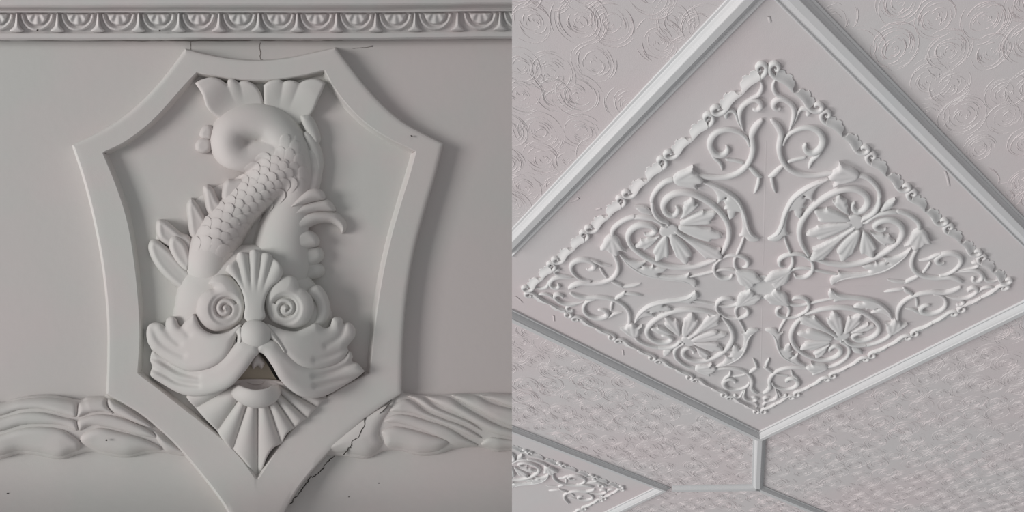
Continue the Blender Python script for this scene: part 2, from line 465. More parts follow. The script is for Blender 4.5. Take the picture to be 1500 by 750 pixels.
bpoly = cr([(307, 206), (311, 184), (326, 166), (348, 155), (376, 151.5), (404, 156), (428, 168), (444, 180), (454, 206), (457, 236), (456, 262), (452, 285), (451, 310), (452, 340), (454, 372), (450, 402), (438, 430), (400, 440), (306, 430), (278, 418), (270, 395), (271, 370), (276, 352), (289, 335), (301, 319), (312, 307), (323, 297), (336, 284), (347, 273), (356, 263), (362, 253), (362, 253), (340, 249), (322, 240), (311, 225)])
body = wmk('body', relief_vf(bpoly, body_h, 1.4, B0), M_RELIEF, FISH, smooth=70)
tc = cr(trunk_pts, 20, closed=False)
tl = np.concatenate([[0], np.cumsum(np.hypot(*np.diff(tc[:, :2], axis=0).T))])
def along(s):
    x = np.interp(s, tl, tc[:, 0]); y = np.interp(s, tl, tc[:, 1]); r = np.interp(s, tl, tc[:, 2])
    x2 = np.interp(s + 2, tl, tc[:, 0]); y2 = np.interp(s + 2, tl, tc[:, 1])
    t = np.array([x2 - x, y2 - y]); t /= np.linalg.norm(t)
    return np.array([x, y]), t, r
def scale_at(p, t, L, Wd, surf, lift, parent):
    """one scale: free rounded end against t"""
    nrm = np.array([-t[1], t[0]])
    out = []
    for a, b in [(.75, -.5), (0.1, -.55), (-.35, -.42), (-.55, 0), (-.35, .42), (.1, .55), (.75, .5)]:
        out.append(p + t * L * a + nrm * Wd * b)
    poly = cr(out, 3)
    def hf(X, Y, d):
        q = (X - p[0]) * t[0] + (Y - p[1]) * t[1]
        return surf(X, Y) + lift * np.clip(0.62 - q / L, 0, 1.2) - 0.5 + 0.5 * rnd(d, 2)
    vf = relief_vf(poly, hf, 2.6, 0)
    V, F = vf
    V[:, 2] = np.maximum(V[:, 2], surf(V[:, 0], V[:, 1]) - 3)
    wmk('scale', (V, F), M_RELIEF, parent, smooth=60)
row = 0
s = 34.0
while s < tl[-1] - 30:
    p, t, r = along(s)
    nrm = np.array([-t[1], t[0]])
    cnt = 4
    for k in range(-2, 3):
        off = (k + (0.5 if row % 2 else 0.0)) * r * 0.42
        if abs(off) > r * 0.9: continue
        q = p + nrm * off + t * (off * off / r) * 0.35
        scale_at(q, t, 18 + rng.normal(0, .8), r * 0.54, body_h, 3.0 + rng.normal(0, .4), body)
    s += 10.5 + 0.02 * s; row += 1
# worn scales on the root of the tail curl
for q, t in [((418, 205), (-.2, .98)), ((432, 214), (-.1, .99)), ((424, 226), (0, 1)), ((438, 234), (.05, 1)), ((410, 224), (-.2, 1)), ((430, 246), (.1, 1)), ((444, 252), (.1, 1)), ((416, 242), (0, 1)), ((440, 200), (-.3, .95)), ((426, 264), (.1, 1)), ((440, 270), (.1, 1)), ((412, 262), (0, 1))]:
    t = np.array(t) / np.linalg.norm(t)
    scale_at(np.array(q), t, 17, 15, body_h, 1.5, body)

# head
HEAD = wrelief('head', [(262, 418), (275, 398), (300, 376), (335, 362), (372, 358), (405, 364), (436, 388), (462, 416), (482, 446), (488, 474), (480, 500), (440, 520), (412, 524), (377, 512), (345, 524), (310, 520), (270, 505), (253, 480), (256, 446)],
    lambda X, Y, d: 22 + 31 * rnd(d, 50), FISH, step=2, base=B0, smooth=60)
focus = (372, 470)
cb = [math.radians(a) for a in (-29.9, -16.2, -4.7, 5.8, 16.6, 31.7)]
crest = [(330, 397), (330, 397), (333, 389), (340, 384.5), (346, 379), (346, 379), (348, 371), (355, 369), (364, 373), (364, 373), (367, 367), (374, 365.5), (382, 371), (382, 371), (390, 370), (397, 373), (400, 378), (400, 378), (408, 384), (413, 392), (414, 402), (408, 412), (398, 420), (390, 434), (387, 450), (388, 466), (372, 474), (358, 466), (359, 448), (355, 428), (347, 413), (338, 403)]
wrelief('crest', crest, lambda X, Y, d: 60 + 6 * sst(120, 20, focus[1] - Y) + flutes(np.arctan2(X - focus[0], focus[1] - Y), cb, 6.0, 1.0) * sst(38, 88, focus[1] - Y) + 3 * rnd(d, 5) + 6 * sst(60, 5, focus[1] - Y) * np.clip(1 - ((X - 373) / 22) ** 2, 0, 1), HEAD, step=1.3, base=30, smooth=60)

def eye_h(cx, cy, sgn, ph):
    def f(X, Y, d):
        x, y = (X - cx) * sgn, Y - cy
        r = np.hypot(x, y); th = (np.arctan2(y, x) - ph) % (2 * math.pi)
        h = 56 + 13 * rnd(d, 22) - 3.0 * sst(26, 20, r) 
        for k in range(-1, 2):
            rs = 1.0 + 9.5 * (th / (2 * math.pi) + k)
            ok = (rs > 2) & (rs < 18)
            h = h - np.where(ok, 5.5 * np.exp(-((r - rs) / 2.0) ** 2), 0)
        return h + 3.0 * np.exp(-(r / 3.2) ** 2)
    return f
browL = [(330, 402.5), (320, 402.5), (311, 407), (305, 415), (305, 415), (313, 422), (306, 424), (298, 429), (291, 438), (287, 454), (290, 466), (298, 477), (307, 483), (317, 486), (330, 484), (342, 478), (353, 469), (358, 455), (359, 442), (356, 428), (350, 417), (341, 408)]
wrelief('eye_scroll', browL, eye_h(329.5, 452.5, 1, 0.9), HEAD, step=1.1, base=30, smooth=70)
browR = [(421, 403.5), (408, 407), (396, 417), (389, 430), (388, 442), (391, 458), (397, 470), (408, 476), (420, 480), (434, 481), (448, 475), (457, 463), (460, 448), (456, 434), (446, 424), (439, 421), (439, 421), (436, 411), (429, 404.5)]
wrelief('eye_scroll', browR, eye_h(418.5, 452, -1, 0.9), HEAD, step=1.1, base=30, smooth=70)
wrelief('side_curl', [(448, 432), (456, 420), (468, 418), (478, 430), (484, 450), (480, 470), (466, 484), (452, 486), (456, 474), (463, 458), (460, 442)], lambda X, Y, d: 42 + 11 * rnd(d, 9) - .2 * (X - 460), HEAD, step=1.4, base=20, smooth=60)

# cheek leaves, moustache, nose, mouth
def seg_dist(X, Y, pts):
    c = cr(pts, 6, closed=False)
    best = np.full(np.shape(X), 1e9)
    for (ax, ay), (bx, by) in zip(c[:-1], c[1:]):
        ex, ey = bx - ax, by - ay
        t = np.clip(((X - ax) * ex + (Y - ay) * ey) / (ex * ex + ey * ey), 0, 1)
        best = np.minimum(best, np.hypot(X - ax - t * ex, Y - ay - t * ey))
    return best
def grooves(lines, A, w, fade=None):
    def f(X, Y):
        h = np.zeros(np.shape(X))
        for l in lines:
            h = np.minimum(h, -A * np.exp(-(seg_dist(X, Y, l) / w) ** 2))
        return h
    return f
cheekL = [(354, 476), (350, 486), (344, 500), (338, 515), (327, 529), (303, 541.5), (276, 544), (250, 533), (222.5, 513), (222.5, 513), (216, 500), (214.5, 486), (218, 476), (225, 472.5), (234, 473), (241.6, 478), (241.6, 478), (244, 468), (251, 463.5), (258, 467), (264, 478), (272, 470), (284, 460), (294, 478), (306, 487), (318, 489), (334, 486), (349, 476)]
gcl = grooves([[(224, 482), (232, 497), (246, 509), (268, 520)], [(243, 480), (250, 492), (262, 503)], [(262, 470), (268, 480), (276, 490)]], 2.4, 5)
wrelief('cheek_leaf', cheekL, lambda X, Y, d: 40 + 27 * sst(215, 335, X) + 9 * rnd(d, 12) + gcl(X, Y), HEAD, step=1.4, base=B0, smooth=60)
cheekR = [(390, 474), (394, 486), (402, 502), (415, 519), (433, 534.5), (455, 541), (481, 538.5), (500, 529), (511, 514), (511, 514), (509, 508), (514, 501), (520, 493), (521, 483), (516, 475), (509, 472), (503, 474.5), (503, 474.5), (501, 467), (494, 464.5), (487, 467), (483, 478), (474, 480), (463, 473), (450, 479), (435, 485), (420, 484), (406, 480)]
gcr = grooves([[(503, 476), (501, 488), (492, 498), (478, 506)], [(509, 509), (496, 517), (478, 524), (462, 527)]], 2.4, 4.5)
wrelief('cheek_leaf', cheekR, lambda X, Y, d: 40 + 27 * sst(530, 415, X) + 9 * rnd(d, 12) + gcr(X, Y), HEAD, step=1.4, base=B0, smooth=60)

mouL = [(379, 503), (366, 498), (350, 499), (340, 509), (328, 522), (315, 532), (301, 536), (276, 538), (250, 527), (226, 514), (221, 519), (221, 519), (220, 528), (223, 537), (220.5, 545), (222, 552), (238, 562.5), (258, 574), (281, 580.5), (311, 577), (338, 565.5), (358, 545), (373, 524), (379, 517)]
gml = grooves([[(224, 524), (240, 531), (262, 544), (290, 551)], [(222, 539), (240, 548), (262, 560), (290, 564)]], 5, 4.5)
wrelief('moustache', mouL, lambda X, Y, d: 38 + 36 * sst(225, 372, X) + 9 * rnd(d, 14) + gml(X, Y) * sst(330, 270, X), HEAD, step=1.4, base=B0, smooth=60)
mouR = [(376, 503), (388, 498), (404, 499), (416, 511), (436, 528), (456, 535), (481, 533), (501, 524), (512, 514), (517, 523), (517, 523), (516, 529), (525, 533), (534, 544), (534, 544), (522, 554), (498, 568.5), (481, 578), (462, 583), (440, 580), (424, 570), (410, 556), (398, 535), (386, 519), (377, 515)]
gmr = grooves([[(518, 530), (500, 540), (478, 548), (460, 551)], [(530, 552), (505, 556), (480, 562), (462, 565)]], 4.5, 4)
wrelief('moustache', mouR, lambda X, Y, d: 38 + 36 * sst(530, 382, X) + 9 * rnd(d, 14) + gmr(X, Y) * sst(420, 480, X), HEAD, step=1.4, base=B0, smooth=60)
wrelief('nose', [(372, 468), (386, 472), (396, 482), (397, 494), (391, 504), (381, 509), (370, 509), (359, 505), (352, 495), (352, 483), (360, 472)], lambda X, Y, d: 58 + 29 * np.sqrt(np.clip(1 - ((X - 374.5) / 29) ** 2 - ((Y - 490) / 27) ** 2, 0, 1)) + 2 * rnd(d, 3), HEAD, step=1.2, base=40, smooth=70)
for pl, m in (([(338, 495), (343, 492), (346, 497), (344, 506), (338, 516), (333, 519), (336, 507)], 1), ([(404, 497), (409, 495), (413, 502), (418, 514), (414, 518), (407, 511)], 1)):
    wrelief('nostril', pl, lambda X, Y, d: 70 - 2 * rnd(d, 3), HEAD, mat=M_RELIEF, step=1.0, base=60, smooth=70)
for pl in ([(352, 478), (358, 488), (356, 502), (348, 514), (342, 518), (346, 506), (347, 492), (344, 486)], [(394, 480), (402, 486), (412, 500), (421, 517), (414, 517), (406, 506), (399, 500), (393, 492)]):
    wrelief('nose_wing', pl, lambda X, Y, d: 66 + 14 * rnd(d, 7), HEAD, step=1.1, base=40, smooth=70)
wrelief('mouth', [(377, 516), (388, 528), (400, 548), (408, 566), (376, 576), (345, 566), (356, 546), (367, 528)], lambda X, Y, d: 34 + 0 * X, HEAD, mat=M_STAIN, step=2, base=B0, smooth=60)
wrelief('upper_lip', [(371, 523), (377, 517), (383, 523), (388, 532), (383, 540), (377, 536), (371, 540), (368, 532)], lambda X, Y, d: 44 + 14 * rnd(d, 7), HEAD, step=1.1, base=30, smooth=60)
wmk('inner_lip_rim', stroke_vf([(361, 559, 2), (368, 561, 4), (375, 562, 4.5), (382, 561, 4), (388, 558, 2)], 4, base=40), M_RELIEF, HEAD, smooth=60)  # raised inner rim of the lower lip
wrelief('lower_lip', [(339, 570), (348, 564), (360, 568), (374, 571), (390, 569), (401, 564), (410, 566), (411, 577), (404, 588), (392, 595), (377, 598), (361, 595), (347, 587), (340, 579)], lambda X, Y, d: 44 + 36 * np.sqrt(np.clip(1 - ((X - 376) / 38) ** 2 - ((Y - 577) / 25) ** 2, 0, 1)) + 2 * rnd(d, 3), HEAD, step=1.2, base=B0, smooth=70)

# beard
bf = (377, 545)
bb = [math.atan2(x - bf[0], y - bf[1]) for x, y in [(268, 574), (286, 598), (318, 632), (340, 661), (377.5, 700), (413, 651), (432, 627), (451, 614), (466, 597), (480, 585)]]
beard = [(276, 578), (276, 586), (286, 597), (300, 613), (317, 630), (317, 630), (326, 644), (339, 659), (339, 659), (346, 663), (361, 680), (369, 693), (376.5, 698), (384, 688), (392, 668), (401, 656), (413, 650), (413, 650), (420, 636), (432, 626.5), (432, 626.5), (443, 617), (451, 613), (451, 613), (457, 604), (466, 596), (466, 596), (470, 590), (478, 580), (440, 566), (400, 556), (350, 556), (310, 566)]
wrelief('beard', beard, lambda X, Y, d: 17 + 22 * sst(150, 30, np.hypot(X - bf[0], Y - bf[1])) + flutes(np.arctan2(X - bf[0], Y - bf[1]), bb, 9.5, .75) * sst(18, 60, np.hypot(X - bf[0], Y - bf[1])) + 3 * rnd(d, 4), HEAD, step=1.4, base=B0, smooth=60)

# ---- garlands either side of the shield
def garland(name, outline, folds, label):
    poly = cr(outline, 8)
    def gh(X, Y, d=None):
        if d is None: d = np.clip(-psdf(np.asarray(X, float), np.asarray(Y, float), poly)[0], 0, None)
        return 5 + 19 * rnd(d, 36)
    cx = np.mean([p[0] for p in outline])
    g = thing(name, WP(cx, 670, 0), label, 'garland', None)
    wmk('ribbon', relief_vf(poly, gh, 2, -6), M_RELIEF, g, smooth=60)
    for pl, A, w in folds:
        wrelief('ribbon_fold', pl, lambda X, Y, d, A=A, w=w: gh(X, Y) - 4 + 1.15 * A * rnd(d, w), g, step=1.6, base=-4, smooth=65)
    return gh
gl_out = [(-60, 596), (0, 590), (28, 582), (56, 578.5), (84, 579.5), (112, 585), (120, 585), (129, 581.5), (156, 580.5), (156, 578), (200, 590), (260, 640), (300, 680), (285.6, 671), (262, 667), (238, 663.5), (213, 665), (185, 670.5), (157, 667), (134, 662), (112, 666), (87, 673), (56, 667.5), (28, 665), (0, 672), (-60, 676)]
gl_folds = [([(-40, 600), (0, 591), (30, 584), (60, 581), (90, 583), (113, 589), (112, 611), (90, 607), (60, 600), (30, 601), (0, 610), (-40, 616)], 9, 9),
            ([(-40, 622), (0, 612), (30, 604), (60, 603), (90, 610), (112, 616), (113, 632), (90, 624), (60, 622), (30, 624), (0, 633), (-40, 640)], 9, 8),
            ([(-40, 646), (0, 636), (30, 627), (60, 624), (90, 628), (108, 638), (119, 648), (117, 659), (104, 664), (86, 670), (58, 664), (28, 661), (0, 668), (-40, 672)], 10, 12),
            ([(112, 604), (114, 591), (122, 587), (140, 582), (155, 582), (158, 594), (167, 606), (150, 604), (130, 606), (114, 612)], 10, 9),
            ([(112, 617), (130, 608), (152, 606), (180, 612), (214, 626), (232, 641), (210, 640), (176, 631), (148, 625), (130, 625), (116, 632)], 9, 8),
            ([(119, 650), (117, 640), (130, 630), (148, 626), (172, 631), (206, 640), (232, 652), (238, 660), (213, 662), (185, 667.5), (157, 664), (136, 659)], 11, 13),
            ([(156, 590), (160, 583), (176, 591), (200, 606), (222, 622), (222, 628), (200, 621), (178, 611), (162, 602)], 10, 8),
            ([(222, 630), (232, 632), (248, 646), (268, 660), (284, 669), (262, 665), (240, 660)], 8, 9)]
gh_l = garland('plaster_garland', gl_out, gl_folds, 'twisted ribbon garland in plaster running left from the shield')
gr_out = [(810, 578), (750, 577), (713, 575.5), (690, 577), (668, 576.5), (640, 579), (614, 578), (590, 575), (586, 572), (540, 600), (440, 668), (461, 667), (500, 668), (536, 672), (562, 661), (587, 660.5), (615, 667.5), (643, 665), (668, 657), (704, 655.5), (727, 662), (750, 660.5), (810, 664)]
gr_folds = [([(466, 664), (500, 632), (535, 603), (566, 590), (572, 600), (562, 616), (556, 634), (561, 650), (552, 663), (536, 669), (500, 664)], 10, 16),
            ([(560, 640), (558, 632), (570, 625), (584, 624), (606, 629), (630, 636), (658, 646), (642, 661), (615, 664), (588, 658), (566, 655)], 11, 13),
            ([(562, 618), (575, 607), (597, 607), (625, 615), (655, 625), (680, 640), (702, 653), (668, 654), (645, 643), (612, 629), (588, 622)], 9, 9),
            ([(570, 602), (590, 584), (606, 588), (624, 602), (650, 613), (680, 624), (708, 642), (690, 640), (660, 627), (632, 616), (602, 606)], 9, 8),
            ([(592, 578), (618, 580), (640, 596), (668, 608), (690, 618), (708, 632), (680, 622), (650, 611), (626, 600), (606, 586)], 9, 8),
            ([(622, 580), (655, 580), (676, 593), (700, 607), (730, 622), (770, 636), (770, 646), (728, 637), (700, 624), (672, 608), (644, 594)], 10, 9),
            ([(660, 578), (695, 578), (720, 590), (770, 606), (770, 630), (735, 620), (704, 604), (680, 591)], 10, 9),
            ([(702, 578), (770, 579), (770, 602), (724, 588)], 9, 9),
            ([(704, 652), (716, 640), (740, 642), (775, 650), (775, 662), (750, 658), (727, 659)], 9, 8)]
gh_r = garland('plaster_garland', gr_out, gr_folds, 'twisted ribbon garland in plaster running right from the shield past the crack')

# ---- cracks and chips
def jag(pts, n=5, a=1.2):
    P = np.array(pts, float); out = []
    for p, q in zip(P[:-1], P[1:]):
        for t in np.linspace(0, 1, n, endpoint=False):
            j = rng.normal(0, a, 2) if t > 0 else 0
            out.append(p + (q - p) * t + j)
    out.append(P[-1])
    return np.array(out)
def crack(name, pts, wid, surf, a=1.0, mat=None):
    J = jag(pts, 5, a)
    W = wid * (0.55 + 0.6 * rng.random(len(J))); W[0] = W[-1] = 0.3
    cs = np.array([-1, -.9, 0, .9, 1]); ch = np.array([-1, 1, 1, 1, -1])
    return wmk(name, stroke_vf(np.column_stack([J, W]), 0.5, n=2, cs=cs, ch=ch, caps=False, surf=surf), mat or M_CRACK, wall, smooth=None)
g_poly = cr(gr_out, 8)
def surf_r(X, Y):
    d = np.clip(-psdf(X, Y, g_poly)[0], 0, None)
    return np.maximum(wall_h(X, Y), np.where(d > 0, 5 + 19 * rnd(d, 36) + 7.5, -99))
crack('crack', [(574, 586), (566, 597), (556, 606)], .9, surf_r, .6)
crack('crack', [(560, 590), (550, 596), (536, 610), (533.5, 624), (526.5, 638), (515, 648), (514, 656), (502, 667)], 1.3, surf_r, .7)
crack('crack', [(490, 667), (479, 677), (469, 691), (461, 698), (455, 698), (447, 711), (438, 722), (425, 738), (411, 752)], 1.5, wall_h, .8)
crack('crack', [(282, 668), (292, 680), (291, 686), (302, 698), (312, 710)], 1.1, wall_h, .8)
crack('crack', [(381, 62), (380, 70), (382, 76), (381, 84), (386, 89)], 1.2, wall_h, .7, M_HAIR)
crack('crack', [(279, 60), (279.3, 66), (279, 73)], 0.8, wall_h, .2, M_HAIR)
crack('crack', [(0, 59.5), (30, 58.8), (70, 59.6), (120, 59.4), (180, 59.4), (215, 59.8), (250, 59.4), (300, 59.8), (350, 59.6), (376, 59)], 1.0, lambda X, Y: wall_h(X, Y) + 1, .35, M_HAIR)
crack('crack', [(381, 59.3), (420, 59.4), (470, 59), (520, 58.6), (575, 57.6), (612, 57)], 0.9, lambda X, Y: wall_h(X, Y) + 1, .3, M_HAIR)
crack('crack', [(516, 71), (530, 70), (545, 68)], 0.9, wall_h, .3, M_HAIR)
def chip(u, v, r, h):
    a = np.linspace(0, 2 * math.pi, 7, endpoint=False)
    rr = r * (0.6 + 0.6 * rng.random(7))
    wrelief('chip', [(u + q * math.cos(t) * 1.3, v + q * math.sin(t)) for q, t in zip(rr, a)], lambda X, Y, d: h + .3 + 0 * X, wall, mat=M_CRACK, step=.8, base=h - 2, smooth_n=2, smooth=None)
for u, v, r, h in ((156, 645, 1.6, 36.5), (11.5, 723, 1.5, float(wall_h(11, 723))), (555, 708, .9, float(wall_h(0, 708))), (511, 728, 1.0, float(wall_h(0, 728))), (603, 199, 1.3, 30.4), (375, 573, .6, 72), (545, 67.6, 1.0, 0.4), (55, 44, 1.2, 31), (234, 45, 1.2, 31), (660, 50, 1.6, 20)):
    chip(u, v, r, h)

# =================================================================== RIGHT: SLOPED CEILING
def clip_quad():
    q = [(750, -80), (1620, -80), (1620, 800), (750, 800)]
    return [c_in(p, 0) for p in q]
cq = np.array(clip_quad())
cn = 4
Vc = np.concatenate([CP(cq[:, 0], cq[:, 1], 0.0), CP(cq[:, 0], cq[:, 1], -0.08)])
# the cut edge on the left is upright in the plane x = 0
Vc[[0, 3, 4, 7], 0] = 0.0
Fc = [[3, 2, 1, 0], [4, 5, 6, 7]] + [[i, (i + 1) % 4, 4 + (i + 1) % 4, 4 + i] for i in range(4)]
ceiling = mk('ceiling', Vc, np.array(Fc), M_CEIL, None, smooth=None, kind='structure')

def cmk(name, vf, mat, parent, T=None, **k):
    V, F = vf
    x, y, h = V[:, 0], V[:, 1], V[:, 2]
    fl = False
    if T is not None:
        (a, b, c, d), (ox, oy) = T
        x, y = a * x + b * y + ox, c * x + d * y + oy
        fl = a * d - b * c < 0
    return mk(name, CP(x, y, h), F[:, ::-1] if fl else F, mat, parent, cut=True, **k)

# ---- mouldings of the coffers
MP = [(0, -.002), (0, .006), (.001, .0075), (.003, .0082), (.0048, .0072), (.006, .0035), (.0105, .004), (.012, .008), (.016, .0145), (.021, .0205), (.026, .0245), (.0268, .0272), (.028, .0282), (.0445, .0286), (.046, .0278), (.0475, .0225), (.052, .0145), (.0565, .0095), (.0575, .0065), (.063, .0055), (.064, -.002)]
MP = np.array(MP) * [1, .8]
def diamond_side(name, c, R, a0, a1, mat=M_MOULD, ext=None):
    """one mitred length of moulding between two corners (angles in quarter turns) of a square set on its corner"""
    def pt(a, r): return np.array([c[0] + (R + r * 2 ** .5) * math.cos(a), c[1] + (R + r * 2 ** .5) * math.sin(a)])
    rows = []
    m = 25
    for t in np.linspace(0, 1, m):
        for r, h in MP:
            p = pt(a0, r) * (1 - t) + pt(a1, r) * t
            rows.append((p[0], p[1], h))
    V = np.array(rows); k = len(MP)
    idx = np.arange(m * k).reshape(m, k)
    F = np.stack([idx[:-1, :-1], idx[:-1, 1:], idx[1:, 1:], idx[1:, :-1]], -1).reshape(-1, 4)
    return cmk(name, (V, F), mat, None, smooth=None, kind='structure')
hp = math.pi / 2
SEC = (-1.556, -1.607)
tn = 2
for a in range(4):
    diamond_side('trim_%d' % tn, (0, 0), 1.0, a * hp, (a + 1) * hp); tn += 1
for a in (0, 3):
    diamond_side('trim_%d' % tn, SEC, 1.0, a * hp, (a + 1) * hp); tn += 1
SP = np.array([(-.030, -.002), (-.030, .006), (-.022, .007), (-.020, .012), (-.016, .020), (-.013, .0215), (-.012, .0245), (-.010, .0255), (.010, .0255), (.012, .0245), (.013, .0215), (.016, .020), (.020, .012), (.022, .007), (.030, .006), (.030, -.002)]) * [1, .85]
def strip(a, b):
    global tn
    a, b = np.array(a), np.array(b)
    t = (b - a) / np.linalg.norm(b - a); nn = np.array([-t[1], t[0]])
    V = np.array([(*(p + nn * s_), h) for p in np.linspace(a, b, 9) for s_, h in SP])
    k = len(SP); idx = np.arange(9 * k).reshape(9, k)
    F = np.stack([idx[:-1, :-1], idx[1:, :-1], idx[1:, 1:], idx[:-1, 1:]], -1).reshape(-1, 4)
    cmk('trim_%d' % tn, (V, F), M_MOULD, None, smooth=None, kind='structure'); tn += 1
NODE = (-.004, -1.597)
strip((0, -1.055), (NODE[0], NODE[1] - .012))
strip((NODE[0] + .012, NODE[1]), (-.46, -1.606))
strip((NODE[0] - .008, NODE[1] + .008), (NODE[0] + .75, NODE[1] - .72))

# ---- one eighth of the ornament, traced once and repeated by symmetry
def tp(pts, w=None):
    return np.array([c_in(p) for p in pts])
def ts(pts):
    """stem: (px, py, width in thousandths of a ceiling unit)"""
    return np.array([(*c_in(p[:2]), p[2] * .00100) for p in pts])
OH = .0115
SCROLL = [   # corner scroll stems
    ('stem', [(1128.4, 175, 6), (1133, 179, 13), (1139, 186, 17), (1143.5, 197, 16), (1142, 208, 15), (1141, 219, 15), (1144.5, 234, 14), (1155, 248, 14), (1172, 256, 14), (1192, 257.5, 13), (1214, 254.5, 12), (1226, 253, 11)], 1.0),
    ('volute', [(1146.5, 214, 8), (1149.5, 205, 9), (1158, 195.5, 10), (1173, 188.8, 11), (1187, 188, 13), (1199, 193.5, 16), (1205, 206, 17.5), (1200.5, 218.5, 17), (1190.5, 224.5, 16), (1181, 222, 14), (1178.2, 215.5, 11), (1181, 211, 5)], 1.0),
    ('leaf_tip', [(1203, 219, 8), (1197, 228, 11), (1189.5, 235, 10), (1186, 242, 8), (1184.4, 248.4, 2)], .8),
    ('strut', [(1181, 231.5, 7), (1166, 234.5, 9), (1153, 238.5, 8)], .55),
    ('leaf_tip', [(1147, 243, 8), (1140.5, 248.5, 13), (1133, 256, 14), (1125, 260.5, 4)], .8),
    ('leaf_tip', [(1130, 258, 6), (1130.5, 266, 10), (1133, 276, 9), (1136.6, 284.6, 1.5)], .8),
    ('tendril', [(1135.6, 117, 2), (1132.3, 124, 7), (1132.4, 131, 10), (1136.5, 138.5, 10), (1145, 143, 9), (1156, 149.5, 8), (1164, 159, 7), (1166.5, 168, 4)], .75),
    ('curl', [(1155.6, 193, 1.5), (1159.5, 181, 7), (1162.6, 168, 11), (1160.8, 156.5, 13), (1153, 149, 12), (1143, 145.6, 11), (1135, 148.6, 13), (1132.3, 155.5, 13), (1137, 160.3, 11), (1144.5, 159.5, 7)], .95),
    ('curl', [(1159.5, 187, 2), (1165, 176, 6), (1168.5, 166, 8), (1174, 160, 9), (1181, 160.3, 11), (1183.8, 165.5, 12), (1180.8, 170.3, 9)], .8),
]
PALM = [     # stems of half a palmette
    ('stem', [(1255.5, 257, 12), (1268.5, 260, 13), (1280, 269.5, 13), (1287, 281, 12), (1288.5, 290, 12)], .95),
    ('ring', [(1184.5, 376, 9), (1178.5, 366.5, 12), (1172.5, 354, 15.5), (1170.6, 337, 17), (1177, 319, 17), (1192, 301.5, 17), (1212, 287, 17), (1233, 278, 17), (1251.5, 277.5, 17), (1265.5, 284.5, 18), (1270.8, 295.5, 18), (1266, 306, 17), (1256, 310.8, 15), (1249.3, 306.5, 13), (1248.6, 300, 10), (1252.5, 296.8, 5)], 1.15),
    ('clasp', [(1287.5, 287, 8), (1286.5, 298, 13), (1281, 309, 14), (1272, 316.5, 13), (1263.5, 320.5, 10), (1262, 325, 8)], 1.2),
    ('stalk', [(1147.6, 344, 5), (1151.5, 357, 8), (1157.5, 371.5, 8), (1161, 381, 9), (1158.8, 391, 10), (1150, 400, 9)], .75),
    ('curl', [(1187, 383, 6), (1177.5, 375, 9), (1164, 372.3, 11), (1150, 374.8, 13), (1141.6, 381, 13), (1142, 389, 10), (1148.5, 391.5, 4)], 1.0),
]
LEAVES = [   # outline, root, tips of the veins
    ('leaf', [(1244.8, 315.6), (1232, 308.8), (1222.6, 301), (1218.4, 294), (1218.4, 294), (1222.5, 293.5), (1223.5, 286), (1230, 283), (1230, 283), (1232.5, 287.5), (1236.5, 290), (1241.2, 292.2), (1241.2, 292.2), (1240, 297), (1242.5, 300), (1242, 308)], (1245, 317), [(1230, 284), (1219, 294), (1241, 293)]),
    ('leaf', [(1243, 323.8), (1221, 324.6), (1204, 324), (1196.5, 321.6), (1196.5, 321.6), (1198.5, 318.5), (1193.5, 314), (1190.2, 307.3), (1190.2, 307.3), (1195, 305.5), (1206, 306.5), (1210.5, 303.8), (1210.5, 303.8), (1216, 305.5), (1228, 310.2), (1243, 319)], (1246, 322.5), [(1191, 308), (1197, 321), (1210, 305)]),
    ('leaf', [(1247, 330.2), (1229, 340.4), (1212, 347), (1202, 349.6), (1195.5, 348.6), (1195.5, 348.6), (1195.5, 346), (1187, 346), (1178.5, 343), (1178.5, 343), (1184, 337.5), (1192, 334.5), (1197.5, 330.5), (1197.5, 330.5), (1207, 329.5), (1222, 326.4), (1243, 325)], (1248, 327.5), [(1179.5, 343), (1196, 348), (1198, 331)]),
]
AXIS_LEAF = ('leaf', [(1250, 330.5), (1230, 343), (1209, 354.4), (1196, 360.5), (1187.8, 363.6), (1187.8, 363.6), (1190.8, 367.8), (1187.5, 374), (1185.2, 381), (1185.2, 381), (1194, 381.8), (1201, 379), (1206.5, 380.5), (1206.5, 380.5), (1208, 376), (1216, 368), (1226, 357), (1238, 345), (1251.5, 335.5)], (1252, 332), [(1186, 380.5), (1189, 365), (1206, 379.5)])
TIP_LEAF = ('bract', [(1289, 309), (1293, 301), (1299, 295.5), (1310.5, 290.5), (1310.5, 290.5), (1307, 301), (1299.5, 306.5)], (1290, 309), [(1310, 291)])
ACANTHUS = ('acanthus', [(1213, 262), (1193, 267.6), (1174, 278), (1158, 291.8), (1147, 312.6), (1142, 330), (1135.6, 342.5), (1123.4, 350.6), (1123.4, 350.6), (1133, 352.6), (1142, 350.8), (1148.6, 344), (1156, 344.6), (1156, 344.6), (1152, 340), (1151, 328), (1155, 309), (1155, 309), (1162, 307), (1164, 314.5), (1170.8, 319), (1170.8, 319), (1174.5, 309), (1174, 303.5), (1180, 302.5), (1180, 302.5), (1176.5, 299), (1180.5, 291.5), (1176, 288.6), (1176, 288.6), (1177, 284.5), (1183, 289.4), (1190.5, 295), (1190.5, 295), (1190, 285), (1196.5, 274), (1206, 267)], None, None)
SPINE = [(1211, 263.5, 6), (1193, 269.5, 9), (1175, 279.5, 11), (1160, 292.5, 11), (1149.5, 312.5, 11), (1144.5, 330, 11), (1137.5, 342.5, 9), (1124, 350.4, 2)]
BUD = ('bud', [(1257, 252.8), (1249.6, 246.6), (1239, 242.6), (1229, 237.6), (1229, 237.6), (1227.6, 246), (1221, 250), (1212.4, 258), (1212.4, 258), (1216, 262), (1224, 263.6), (1219.6, 272.4), (1219.6, 272.4), (1227, 268), (1236, 266.6), (1249, 264.6), (1256, 259.6)], (1256, 256), [(1229, 239), (1213, 258), (1220.5, 271.5)])
